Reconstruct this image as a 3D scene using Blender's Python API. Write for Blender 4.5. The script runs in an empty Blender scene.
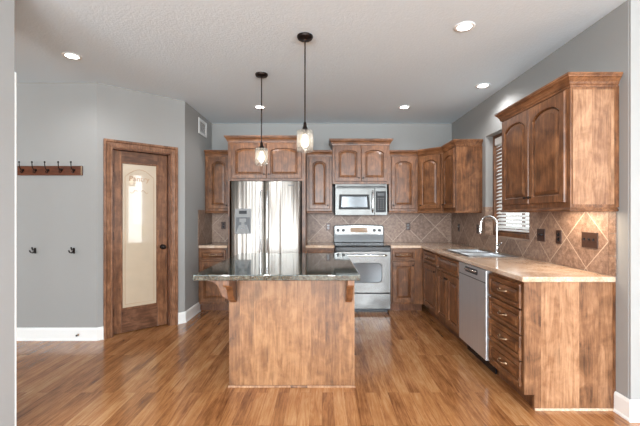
import bpy, bmesh, math, random
from mathutils import Vector, Matrix
random.seed(7)
C = bpy.context.scene.collection
PI = math.pi
R = math.radians

# ------------------------------------------------------------------ camera
H = 2.74            # ceiling height
cam_d = bpy.data.cameras.new('camera')
cam_d.lens = 363 / 640 * 36
cam_d.sensor_width = 36
cam_d.shift_x = -2 / 640
cam_d.shift_y = 1.7 / 640
cam_d.clip_start = 0.05
cam = bpy.data.objects.new('camera', cam_d)
C.objects.link(cam)
cam.location = (0, 0, 1.335)
cam.rotation_euler = (R(90), 0, 0)
bpy.context.scene.camera = cam

# ------------------------------------------------------------------ world, exposure
vs = bpy.context.scene.view_settings
vs.view_transform = 'Standard'
vs.look = 'None'
vs.gamma = 1
vs.use_curve_mapping = False
vs.exposure = -0.16
w = bpy.data.worlds.new('sky')
bpy.context.scene.world = w
w.use_nodes = True
bg = w.node_tree.nodes['Background']
bg.inputs[0].default_value = (0.86, 0.93, 1.0, 1)
bg.inputs[1].default_value = 3.0
bpy.context.scene.cycles.use_denoising = True
bpy.context.scene.cycles.max_bounces = 8
bpy.context.scene.cycles.diffuse_bounces = 5
bpy.context.scene.cycles.sample_clamp_indirect = 8
bpy.context.scene.cycles.caustics_reflective = False
bpy.context.scene.cycles.caustics_refractive = False


def area(name, loc, rot, sx, sy, power, col=(1, 1, 1)):
    d = bpy.data.lights.new(name, 'AREA')
    d.shape = 'RECTANGLE'
    d.size = sx
    d.size_y = sy
    d.energy = power
    d.color = col
    o = bpy.data.objects.new(name, d)
    o.location = loc
    o.rotation_euler = rot
    C.objects.link(o)
    return o


DAY = (0.86, 0.94, 1.0)
# daylight entering through the windows of the room behind the camera and of the hall
area('daylight_rear_window', (-2.55, -3.90, 1.55), (R(112), 0, 0), 1.8, 1.9, 340, DAY)
area('daylight_rear_door', (0.1, -3.90, 1.45), (R(112), 0, 0), 1.8, 2.1, 370, DAY)
area('daylight_rear_side', (2.75, -3.90, 1.55), (R(112), 0, 0), 1.8, 1.9, 340, DAY)
area('daylight_sink_window', (2.32, 3.97, 1.70), (0, R(90), 0), 1.1, 0.85, 9, (0.95, 0.98, 1.0))
area('daylight_tall_window', (4.45, 0.085, 1.48), (0, R(90), 0), 2.1, 0.42, 25, (0.95, 0.98, 1.0))
CAN_POWER = 21
CANS = [(-0.81, 4.735, 'round white recessed ceiling light seen behind the first pendant rod'),
        (1.076, 4.735, 'round white recessed ceiling light above the floor by the range'),
        (1.75, 3.95, 'round white recessed ceiling light above the kitchen sink'),
        (1.064, 2.71, 'round white recessed ceiling light nearest the top edge over the right counter'),
        (-2.21, 3.21, 'glaring round recessed ceiling light in front of the pantry door')]
FILL_CANS = [(-2.6, 0.6), (-0.4, 0.2), (1.6, 0.2), (3.4, 0.6), (-2.0, -2.2), (0.2, -2.2), (2.4, -2.2)]  # unseen ceiling lights behind the camera, added to brighten walls and ceiling


# ------------------------------------------------------------------ materials
def lin(c):
    return tuple(((v / 255) / 12.92 if v / 255 <= 0.04045 else ((v / 255 + 0.055) / 1.055) ** 2.4) for v in c) + (1,)


def mat(name):
    m = bpy.data.materials.new(name)
    m.use_nodes = True
    nt = m.node_tree
    return m, nt, nt.nodes['Principled BSDF']


def N(nt, t, **kw):
    n = nt.nodes.new(t)
    for k, v in kw.items():
        if k in n.inputs:
            n.inputs[k].default_value = v
        else:
            setattr(n, k, v)
    return n


def ramp(nt, stops):
    r = nt.nodes.new('ShaderNodeValToRGB')
    e = r.color_ramp.elements
    while len(e) < len(stops):
        e.new(0.5)
    for el, (p, c) in zip(e, stops):
        el.position = p
        el.color = c
    return r


def simple(name, col, rough=0.5, metal=0.0, bump=0.0, bscale=60, var=0.0, **kw):
    m, nt, b = mat(name)
    b.inputs['Roughness'].default_value = rough
    b.inputs['Metallic'].default_value = metal
    for k, v in kw.items():
        b.inputs[k].default_value = v
    tc = N(nt, 'ShaderNodeTexCoord')
    nz = N(nt, 'ShaderNodeTexNoise', Scale=bscale, Detail=3.0)
    nt.links.new(tc.outputs['Object'], nz.inputs['Vector'])
    c = lin(col)
    lo = tuple(max(0, v * (1 - var)) for v in c[:3]) + (1,)
    hi = tuple(min(1, v * (1 + var)) for v in c[:3]) + (1,)
    r = ramp(nt, [(0.3, lo), (0.7, hi)])
    nt.links.new(nz.outputs['Fac'], r.inputs['Fac'])
    nt.links.new(r.outputs['Color'], b.inputs['Base Color'])
    if bump:
        bp = N(nt, 'ShaderNodeBump', Strength=bump, Distance=0.004)
        nt.links.new(nz.outputs['Fac'], bp.inputs['Height'])
        nt.links.new(bp.outputs['Normal'], b.inputs['Normal'])
    return m


def wood(name, dark, mid, light, axis='z', boards=0.0, rough=0.34, knots=True, fine=1.0):
    """stained alder: long streaks along the grain axis, blotches, small knots, optional glued boards"""
    m, nt, b = mat(name)
    L = nt.links.new
    tc = N(nt, 'ShaderNodeTexCoord')
    oi = N(nt, 'ShaderNodeObjectInfo')
    mul = N(nt, 'ShaderNodeMath', operation='MULTIPLY')
    mul.inputs[1].default_value = 37.0
    L(oi.outputs['Random'], mul.inputs[0])
    addv = N(nt, 'ShaderNodeVectorMath', operation='ADD')
    L(tc.outputs['Object'], addv.inputs[0])
    L(mul.outputs[0], addv.inputs[1])
    vec = addv.outputs[0]
    board_val = None
    if boards:
        sep = N(nt, 'ShaderNodeSeparateXYZ')
        L(vec, sep.inputs[0])
        s = N(nt, 'ShaderNodeMath', operation='ADD')
        L(sep.outputs['X' if axis == 'z' else 'Z'], s.inputs[0])
        L(sep.outputs['Y'], s.inputs[1])
        dv = N(nt, 'ShaderNodeMath', operation='DIVIDE')
        L(s.outputs[0], dv.inputs[0])
        dv.inputs[1].default_value = boards
        fl = N(nt, 'ShaderNodeMath', operation='FLOOR')
        L(dv.outputs[0], fl.inputs[0])
        wn = N(nt, 'ShaderNodeTexWhiteNoise', noise_dimensions='1D')
        L(fl.outputs[0], wn.inputs['W'])
        board_val = wn.outputs['Value']
        m2 = N(nt, 'ShaderNodeMath', operation='MULTIPLY')
        m2.inputs[1].default_value = 9.0
        L(board_val, m2.inputs[0])
        av = N(nt, 'ShaderNodeVectorMath', operation='ADD')
        L(vec, av.inputs[0])
        L(m2.outputs[0], av.inputs[1])
        vec = av.outputs[0]
    mp = N(nt, 'ShaderNodeMapping')
    mp.inputs['Scale'].default_value = (9, 9, 1.1) if axis == 'z' else (1.1, 9, 9)
    L(vec, mp.inputs['Vector'])
    n1 = N(nt, 'ShaderNodeTexNoise', Scale=2.1, Detail=8.0, Roughness=0.66, Distortion=2.2)
    L(mp.outputs[0], n1.inputs['Vector'])
    mp2 = N(nt, 'ShaderNodeMapping')
    mp2.inputs['Scale'].default_value = (95, 95, 4) if axis == 'z' else (4, 95, 95)
    L(vec, mp2.inputs['Vector'])
    n2 = N(nt, 'ShaderNodeTexNoise', Scale=1.0, Detail=4.0, Roughness=0.7)
    L(mp2.outputs[0], n2.inputs['Vector'])
    n3 = N(nt, 'ShaderNodeTexNoise', Scale=8.0, Detail=6.0, Roughness=0.62, Distortion=0.6)
    L(vec, n3.inputs['Vector'])
    a1 = N(nt, 'ShaderNodeMath', operation='MULTIPLY_ADD')
    L(n1.outputs['Fac'], a1.inputs[0])
    a1.inputs[1].default_value = 0.52
    a1.inputs[2].default_value = 0.01
    a2 = N(nt, 'ShaderNodeMath', operation='MULTIPLY_ADD')
    L(n2.outputs['Fac'], a2.inputs[0])
    a2.inputs[1].default_value = 0.32 * fine
    L(a1.outputs[0], a2.inputs[2])
    a3 = N(nt, 'ShaderNodeMath', operation='MULTIPLY_ADD')
    L(n3.outputs['Fac'], a3.inputs[0])
    a3.inputs[1].default_value = 0.50
    L(a2.outputs[0], a3.inputs[2])
    val = a3.outputs[0]
    if board_val is not None:
        a4 = N(nt, 'ShaderNodeMath', operation='MULTIPLY_ADD')
        L(board_val, a4.inputs[0])
        a4.inputs[1].default_value = 0.16
        L(val, a4.inputs[2])
        s4 = N(nt, 'ShaderNodeMath', operation='SUBTRACT')
        L(a4.outputs[0], s4.inputs[0])
        s4.inputs[1].default_value = 0.08
        val = s4.outputs[0]
    rp = ramp(nt, [(0.46, lin(dark)), (0.66, lin(mid)), (0.86, lin(light))])
    L(val, rp.inputs['Fac'])
    col = rp.outputs['Color']
    if knots:
        mk = N(nt, 'ShaderNodeMapping')
        mk.inputs['Scale'].default_value = (4.2, 4.2, 2.2) if axis == 'z' else (2.2, 4.2, 4.2)
        L(vec, mk.inputs['Vector'])
        dn = N(nt, 'ShaderNodeTexNoise', Scale=7.0, Detail=2.0)
        L(mk.outputs[0], dn.inputs['Vector'])
        mx0 = N(nt, 'ShaderNodeVectorMath', operation='MULTIPLY_ADD')
        L(dn.outputs['Color'], mx0.inputs[0])
        mx0.inputs[1].default_value = (0.16, 0.16, 0.16)
        L(mk.outputs[0], mx0.inputs[2])
        vo = N(nt, 'ShaderNodeTexVoronoi', Scale=1.0, Randomness=1.0)
        L(mx0.outputs[0], vo.inputs['Vector'])
        kr = ramp(nt, [(0.06, (1, 1, 1, 1)), (0.24, (0, 0, 0, 1))])
        L(vo.outputs['Distance'], kr.inputs['Fac'])
        mx = N(nt, 'ShaderNodeMix', data_type='RGBA')
        mm = N(nt, 'ShaderNodeMath', operation='MULTIPLY')
        L(kr.outputs['Color'], mm.inputs[0])
        mm.inputs[1].default_value = 0.6
        L(mm.outputs[0], mx.inputs['Factor'])
        L(col, mx.inputs['A'])
        mx.inputs['B'].default_value = lin(tuple(int(v * 0.7) for v in dark))
        col = mx.outputs['Result']
    L(col, b.inputs['Base Color'])
    b.inputs['Roughness'].default_value = rough
    b.inputs['Specular IOR Level'].default_value = 0.45
    return m


DK, MD, LT = (46, 25, 13), (104, 66, 40), (152, 104, 68)
M = {}
M['wood'] = wood('stained_alder', DK, MD, LT)
M['wood_x'] = wood('stained_alder_horizontal', DK, MD, LT, axis='x')
M['wood_panel'] = wood('stained_alder_boards', (78, 49, 31), (132, 92, 63), (172, 131, 98), boards=0.13)
M['wood_island'] = wood('stained_alder_island', (72, 45, 27), (126, 86, 55), (162, 120, 84), boards=0.11)
M['wood_dark'] = wood('dark_stained_wood', (58, 34, 22), (96, 60, 40), (140, 94, 66))
M['wood_door'] = wood('pantry_casing_wood', (66, 40, 26), (120, 82, 58), (166, 122, 92))
M['wood_rack'] = wood('red_brown_rack_wood', (56, 26, 14), (88, 46, 26), (110, 62, 38), axis='x', knots=False)
M['wall'] = simple('grey_wall_paint', (152, 151, 148), 0.85, bump=0.12, bscale=220, var=0.015)
M['wall_pale'] = simple('pale_wall_paint', (172, 173, 172), 0.8, bump=0.1, bscale=220, var=0.01)
M['white'] = simple('white_trim_paint', (236, 236, 233), 0.35, var=0.01)
M['white_plastic'] = simple('white_plastic', (240, 240, 238), 0.4, var=0.01)
M['bronze'] = simple('oil_rubbed_bronze', (38, 28, 24), 0.38, 0.7, var=0.2)
M['pewter'] = simple('antique_pewter', (176, 150, 122), 0.28, 0.9, var=0.1)
M['black'] = simple('black_enamel', (18, 18, 20), 0.25, var=0.1)
M['black_glass'] = simple('black_glass', (22, 24, 27), 0.06, var=0.05)
M['dark_plate'] = simple('brown_switch_plate', (66, 46, 38), 0.35, 0.3, var=0.15)
M['dark_grey'] = simple('dark_grey_plastic', (52, 52, 54), 0.4, var=0.1)
M['grey'] = simple('grey_plastic', (118, 117, 115), 0.45, var=0.03)
M['chrome'] = simple('satin_chrome', (225, 225, 225), 0.16, 1.0, var=0.02)
M['sink_steel'] = simple('sink_steel', (158, 158, 158), 0.3, 1.0, var=0.03)
M['blind'] = simple('white_blind_slat', (240, 240, 238), 0.5, var=0.01)


def steel(name, col=(212, 206, 198), rough=0.5, streak=(17, 0, 0.0), bump=1.0, aniso=0.0):
    m, nt, b = mat(name)
    L = nt.links.new
    tc = N(nt, 'ShaderNodeTexCoord')
    mp = N(nt, 'ShaderNodeMapping')
    mp.inputs['Scale'].default_value = (240, 240, 1.5)
    L(tc.outputs['Object'], mp.inputs['Vector'])
    nz = N(nt, 'ShaderNodeTexNoise', Scale=1.0, Detail=3.0)
    L(mp.outputs[0], nz.inputs['Vector'])
    c = lin(col)
    r = ramp(nt, [(0.3, tuple(v * 0.94 for v in c[:3]) + (1,)), (0.7, tuple(min(1, v * 1.05) for v in c[:3]) + (1,))])
    L(nz.outputs['Fac'], r.inputs['Fac'])
    L(r.outputs['Color'], b.inputs['Base Color'])
    mp2 = N(nt, 'ShaderNodeMapping')
    mp2.inputs['Scale'].default_value = streak
    L(tc.outputs['Object'], mp2.inputs['Vector'])
    n2 = N(nt, 'ShaderNodeTexNoise', Scale=1.0, Detail=1.0)
    L(mp2.outputs[0], n2.inputs['Vector'])
    bp = N(nt, 'ShaderNodeBump', Strength=bump, Distance=0.02)
    L(n2.outputs['Fac'], bp.inputs['Height'])
    L(bp.outputs['Normal'], b.inputs['Normal'])
    b.inputs['Metallic'].default_value = 1.0
    b.inputs['Roughness'].default_value = rough
    if aniso:
        tg = N(nt, 'ShaderNodeTangent', direction_type='RADIAL', axis='Z')
        L(tg.outputs[0], b.inputs['Tangent'])
        b.inputs['Anisotropic'].default_value = aniso
        b.inputs['Anisotropic Rotation'].default_value = 0.25
    return m


M['steel'] = steel('brushed_stainless', aniso=0.85)
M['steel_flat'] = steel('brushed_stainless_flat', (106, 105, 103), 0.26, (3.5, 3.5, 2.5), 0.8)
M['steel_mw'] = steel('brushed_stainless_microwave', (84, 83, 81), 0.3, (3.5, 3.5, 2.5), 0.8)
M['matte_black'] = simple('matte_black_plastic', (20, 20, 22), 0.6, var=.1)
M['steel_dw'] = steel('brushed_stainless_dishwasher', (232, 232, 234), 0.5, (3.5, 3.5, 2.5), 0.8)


def stone(name, stops, scale, rough, spec=0.5, scale2=None):
    m, nt, b = mat(name)
    L = nt.links.new
    tc = N(nt, 'ShaderNodeTexCoord')
    n1 = N(nt, 'ShaderNodeTexNoise', Scale=scale, Detail=8.0, Roughness=0.7)
    L(tc.outputs['Object'], n1.inputs['Vector'])
    n2 = N(nt, 'ShaderNodeTexNoise', Scale=scale2 or scale * 0.12, Detail=4.0, Roughness=0.6, Distortion=0.8)
    L(tc.outputs['Object'], n2.inputs['Vector'])
    a = N(nt, 'ShaderNodeMath', operation='ADD')
    L(n1.outputs['Fac'], a.inputs[0])
    L(n2.outputs['Fac'], a.inputs[1])
    h = N(nt, 'ShaderNodeMath', operation='MULTIPLY')
    h.inputs[1].default_value = 0.5
    L(a.outputs[0], h.inputs[0])
    r = ramp(nt, [(p, lin(c)) for p, c in stops])
    L(h.outputs[0], r.inputs['Fac'])
    L(r.outputs['Color'], b.inputs['Base Color'])
    b.inputs['Roughness'].default_value = rough
    b.inputs['Specular IOR Level'].default_value = spec
    return m


M['granite'] = stone('dark_green_granite', [(0.36, (28, 31, 29)), (0.5, (58, 63, 58)), (0.62, (98, 102, 92))], 160, 0.05, 0.9)
M['granite'].node_tree.nodes['Principled BSDF'].inputs['IOR'].default_value = 1.65
M['counter'] = stone('tan_stone_counter', [(0.38, (172, 140, 114)), (0.5, (196, 168, 144)), (0.62, (218, 198, 178))], 70, 0.13, 0.7, 4)


def tile_mat(name, plane, cu, cv, size=0.305, straight=False):
    """stone tiles laid as diamonds on a wall; plane 'xz' or 'yz'; cu, cv = a crossing of the joints"""
    m, nt, b = mat(name)
    L = nt.links.new
    tc = N(nt, 'ShaderNodeTexCoord')
    sep = N(nt, 'ShaderNodeSeparateXYZ')
    L(tc.outputs['Object'], sep.inputs[0])

    def shift(sock, v):
        s = N(nt, 'ShaderNodeMath', operation='SUBTRACT')
        L(sock, s.inputs[0])
        s.inputs[1].default_value = v
        return s.outputs[0]
    u = shift(sep.outputs['X' if plane == 'xz' else 'Y'], cu)
    v = shift(sep.outputs['Z'], cv)
    cells, edges = [], []
    for sgn in ('ADD', 'SUBTRACT'):
        s = N(nt, 'ShaderNodeMath', operation=sgn)
        L(u, s.inputs[0])
        L(v, s.inputs[1])
        d = N(nt, 'ShaderNodeMath', operation='DIVIDE')
        L(s.outputs[0], d.inputs[0])
        d.inputs[1].default_value = size * math.sqrt(2)
        f = N(nt, 'ShaderNodeMath', operation='FLOOR')
        L(d.outputs[0], f.inputs[0])
        fr = N(nt, 'ShaderNodeMath', operation='PINGPONG')
        L(d.outputs[0], fr.inputs[0])
        fr.inputs[1].default_value = 0.5
        cells.append(f.outputs[0])
        edges.append(fr.outputs[0])
    mn = N(nt, 'ShaderNodeMath', operation='MINIMUM')
    L(edges[0], mn.inputs[0])
    L(edges[1], mn.inputs[1])
    lt = N(nt, 'ShaderNodeMath', operation='LESS_THAN')
    L(mn.outputs[0], lt.inputs[0])
    lt.inputs[1].default_value = 0.0105
    cb = N(nt, 'ShaderNodeCombineXYZ')
    L(cells[0], cb.inputs[0])
    L(cells[1], cb.inputs[1])
    wn = N(nt, 'ShaderNodeTexWhiteNoise', noise_dimensions='3D')
    L(cb.outputs[0], wn.inputs['Vector'])
    n1 = N(nt, 'ShaderNodeTexNoise', Scale=26.0, Detail=8.0, Roughness=0.8)
    off = N(nt, 'ShaderNodeVectorMath', operation='MULTIPLY_ADD')
    L(wn.outputs['Color'], off.inputs[0])
    off.inputs[1].default_value = (5, 5, 5)
    L(tc.outputs['Object'], off.inputs[2])
    L(off.outputs[0], n1.inputs['Vector'])
    a = N(nt, 'ShaderNodeMath', operation='MULTIPLY_ADD')
    L(wn.outputs['Value'], a.inputs[0])
    a.inputs[1].default_value = 0.14
    L(n1.outputs['Fac'], a.inputs[2])
    r = ramp(nt, [(0.36, lin((92, 68, 54))), (0.56, lin((136, 110, 94))), (0.80, lin((176, 150, 130)))])
    L(a.outputs[0], r.inputs['Fac'])
    mx = N(nt, 'ShaderNodeMix', data_type='RGBA')
    L(lt.outputs[0], mx.inputs['Factor'])
    L(r.outputs['Color'], mx.inputs['A'])
    mx.inputs['B'].default_value = lin((184, 162, 144))
    L(mx.outputs['Result'], b.inputs['Base Color'])
    b.inputs['Roughness'].default_value = 0.45
    bp = N(nt, 'ShaderNodeBump', Strength=0.3, Distance=0.003)
    L(n1.outputs['Fac'], bp.inputs['Height'])
    L(bp.outputs['Normal'], b.inputs['Normal'])
    return m


M['tile_back'] = tile_mat('diamond_tiles_back', 'xz', 1.743, 1.149)
M['tile_right'] = tile_mat('diamond_tiles_right', 'yz', 2.955, 1.149)
M['tile_plain'] = stone('stone_tile_border', [(0.40, (92, 68, 54)), (0.5, (134, 106, 88)), (0.62, (170, 142, 120))], 40, 0.45)


def floor_mat():
    m, nt, b = mat('oak_strip_floor')
    L = nt.links.new
    tc = N(nt, 'ShaderNodeTexCoord')
    mp = N(nt, 'ShaderNodeMapping')
    mp.inputs['Rotation'].default_value = (0, 0, R(90))
    L(tc.outputs['Object'], mp.inputs['Vector'])
    br = N(nt, 'ShaderNodeTexBrick', Scale=1.0)
    br.offset = 0.37
    br.offset_frequency = 2
    br.inputs['Color1'].default_value = (0, 0, 0, 1)
    br.inputs['Color2'].default_value = (1, 1, 1, 1)
    br.inputs['Mortar'].default_value = (0.5, 0.5, 0.5, 1)
    br.inputs['Mortar Size'].default_value = 0.0008
    br.inputs['Mortar Smooth'].default_value = 0.1
    br.inputs['Brick Width'].default_value = 1.15
    br.inputs['Row Height'].default_value = 0.082
    L(mp.outputs[0], br.inputs['Vector'])
    # board offset for the grain
    sc_ = N(nt, 'ShaderNodeVectorMath', operation='SCALE')
    sc_.inputs['Scale'].default_value = 13.0
    L(br.outputs['Color'], sc_.inputs[0])
    av = N(nt, 'ShaderNodeVectorMath', operation='ADD')
    L(tc.outputs['Object'], av.inputs[0])
    L(sc_.outputs[0], av.inputs[1])
    g = N(nt, 'ShaderNodeMapping')
    g.inputs['Scale'].default_value = (22, 1.6, 1)
    L(av.outputs[0], g.inputs['Vector'])
    n1 = N(nt, 'ShaderNodeTexNoise', Scale=1.3, Detail=6.0, Roughness=0.65, Distortion=1.6)
    L(g.outputs[0], n1.inputs['Vector'])
    g2 = N(nt, 'ShaderNodeMapping')
    g2.inputs['Scale'].default_value = (230, 9, 1)
    L(av.outputs[0], g2.inputs['Vector'])
    n2 = N(nt, 'ShaderNodeTexNoise', Scale=1.0, Detail=3.0, Roughness=0.7)
    L(g2.outputs[0], n2.inputs['Vector'])
    s1 = N(nt, 'ShaderNodeMath', operation='MULTIPLY_ADD')
    L(n1.outputs['Fac'], s1.inputs[0])
    s1.inputs[1].default_value = 0.72
    m1 = N(nt, 'ShaderNodeMath', operation='MULTIPLY')
    L(n2.outputs['Fac'], m1.inputs[0])
    m1.inputs[1].default_value = 0.28
    L(m1.outputs[0], s1.inputs[2])
    s2 = N(nt, 'ShaderNodeMath', operation='MULTIPLY_ADD')
    L(br.outputs['Color'], s2.inputs[0])
    s2.inputs[1].default_value = 0.18
    L(s1.outputs[0], s2.inputs[2])
    pn = N(nt, 'ShaderNodeTexNoise', Scale=1.0, Detail=5.0, Roughness=0.6)
    gp_ = N(nt, 'ShaderNodeMapping')
    gp_.inputs['Scale'].default_value = (5, 2.2, 1)
    L(av.outputs[0], gp_.inputs['Vector'])
    L(gp_.outputs[0], pn.inputs['Vector'])
    s3 = N(nt, 'ShaderNodeMath', operation='MULTIPLY_ADD')
    L(pn.outputs['Fac'], s3.inputs[0])
    s3.inputs[1].default_value = 0.5
    L(s2.outputs[0], s3.inputs[2])
    s5 = N(nt, 'ShaderNodeMath', operation='SUBTRACT')
    L(s3.outputs[0], s5.inputs[0])
    s5.inputs[1].default_value = 0.27
    r = ramp(nt, [(0.28, lin((84, 48, 28))), (0.43, lin((128, 80, 46))), (0.60, lin((166, 112, 68))), (0.82, lin((194, 147, 102)))])
    L(s5.outputs[0], r.inputs['Fac'])
    mx = N(nt, 'ShaderNodeMix', data_type='RGBA')
    mf = N(nt, 'ShaderNodeMath', operation='MULTIPLY')
    L(br.outputs['Fac'], mf.inputs[0])
    mf.inputs[1].default_value = 0.7
    L(mf.outputs[0], mx.inputs['Factor'])
    L(r.outputs['Color'], mx.inputs['A'])
    mx.inputs['B'].default_value = lin((100, 62, 38))
    L(mx.outputs['Result'], b.inputs['Base Color'])
    b.inputs['Roughness'].default_value = 0.17
    b.inputs['Specular IOR Level'].default_value = 0.6
    n3 = N(nt, 'ShaderNodeTexNoise', Scale=3.0, Detail=2.0)
    L(tc.outputs['Object'], n3.inputs['Vector'])
    bp = N(nt, 'ShaderNodeBump', Strength=0.12, Distance=0.01)
    L(n3.outputs['Fac'], bp.inputs['Height'])
    bp2 = N(nt, 'ShaderNodeBump', Strength=0.12, Distance=0.001)
    L(n1.outputs['Fac'], bp2.inputs['Height'])
    L(bp.outputs['Normal'], bp2.inputs['Normal'])
    L(bp2.outputs['Normal'], b.inputs['Normal'])
    return m


M['floor'] = floor_mat()


def ceil_mat():
    m, nt, b = mat('knockdown_ceiling')
    L = nt.links.new
    tc = N(nt, 'ShaderNodeTexCoord')
    nz = N(nt, 'ShaderNodeTexNoise', Scale=55.0, Detail=4.0, Roughness=0.6)
    L(tc.outputs['Object'], nz.inputs['Vector'])
    r = ramp(nt, [(0.42, (0, 0, 0, 1)), (0.58, (1, 1, 1, 1))])
    L(nz.outputs['Fac'], r.inputs['Fac'])
    bp = N(nt, 'ShaderNodeBump', Strength=0.2, Distance=0.005)
    L(r.outputs['Color'], bp.inputs['Height'])
    L(bp.outputs['Normal'], b.inputs['Normal'])
    b.inputs['Base Color'].default_value = lin((222, 236, 244))
    b.inputs['Roughness'].default_value = 0.9
    return m


M['ceiling'] = ceil_mat()


def glass_mat(name, col=(1, 1, 1, 1), rough=0.0, bump=0.0):
    m, nt, b = mat(name)
    L = nt.links.new
    out = nt.nodes['Material Output']
    tr = N(nt, 'ShaderNodeBsdfTransparent')
    tr.inputs[0].default_value = col
    gl = N(nt, 'ShaderNodeBsdfGlossy', Roughness=0.03)
    lw = N(nt, 'ShaderNodeLayerWeight', Blend=0.25)
    if bump:
        tc = N(nt, 'ShaderNodeTexCoord')
        vo = N(nt, 'ShaderNodeTexVoronoi', Scale=90.0)
        L(tc.outputs['Object'], vo.inputs['Vector'])
        bp = N(nt, 'ShaderNodeBump', Strength=bump, Distance=0.004)
        L(vo.outputs['Distance'], bp.inputs['Height'])
        L(bp.outputs['Normal'], gl.inputs['Normal'])
        L(bp.outputs['Normal'], lw.inputs['Normal'])
    ad = N(nt, 'ShaderNodeMath', operation='MULTIPLY_ADD')
    L(lw.outputs['Facing'], ad.inputs[0])
    ad.inputs[1].default_value = 0.45
    ad.inputs[2].default_value = 0.06
    mx = N(nt, 'ShaderNodeMixShader')
    L(ad.outputs[0], mx.inputs[0])
    L(tr.outputs[0], mx.inputs[1])
    L(gl.outputs[0], mx.inputs[2])
    L(mx.outputs[0], out.inputs['Surface'])
    return m


M['glass'] = glass_mat('clear_window_glass')
M['seeded_glass'] = glass_mat('seeded_clear_glass', (0.93, 0.93, 0.92, 1), bump=0.7)
_nt = M['seeded_glass'].node_tree
_tl = N(_nt, 'ShaderNodeBsdfTranslucent')
_tl.inputs[0].default_value = (.95, .93, .9, 1)
_mx = N(_nt, 'ShaderNodeMixShader')
_mx.inputs[0].default_value = 0.13
_src = _nt.nodes['Material Output'].inputs['Surface'].links[0].from_socket
_nt.links.new(_src, _mx.inputs[1])
_nt.links.new(_tl.outputs[0], _mx.inputs[2])
_nt.links.new(_mx.outputs[0], _nt.nodes['Material Output'].inputs['Surface'])
M['frosted'] = simple('frosted_cream_glass', (188, 170, 146), 0.45, var=0.03, bscale=8)
M['frosted'].node_tree.nodes['Principled BSDF'].inputs['Coat Weight'].default_value = 0.9
M['frosted'].node_tree.nodes['Principled BSDF'].inputs['Coat Roughness'].default_value = 0.03
M['frosted'].node_tree.nodes['Principled BSDF'].inputs['Coat IOR'].default_value = 1.7
M['etch'] = simple('etched_glass_line', (168, 134, 104), 0.6, var=0.05)


def emis(name, col, s):
    m, nt, b = mat(name)
    b.inputs['Base Color'].default_value = (1, 1, 1, 1)
    b.inputs['Emission Color'].default_value = col
    b.inputs['Emission Strength'].default_value = s
    return m


M['lamp'] = emis('lit_lens', (1, 0.97, 0.92, 1), 14)
M['bulb'] = emis('lit_bulb', (1, 0.86, 0.66, 1), 12)
M['display'] = simple('range_display_reflection', (150, 116, 84), 0.12, var=0.1)  # brown is the mirrored cabinet wood, put into the base colour
M['lawn'] = simple('lawn_grass', (84, 110, 60), 0.9, var=0.3, bscale=8)


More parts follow.
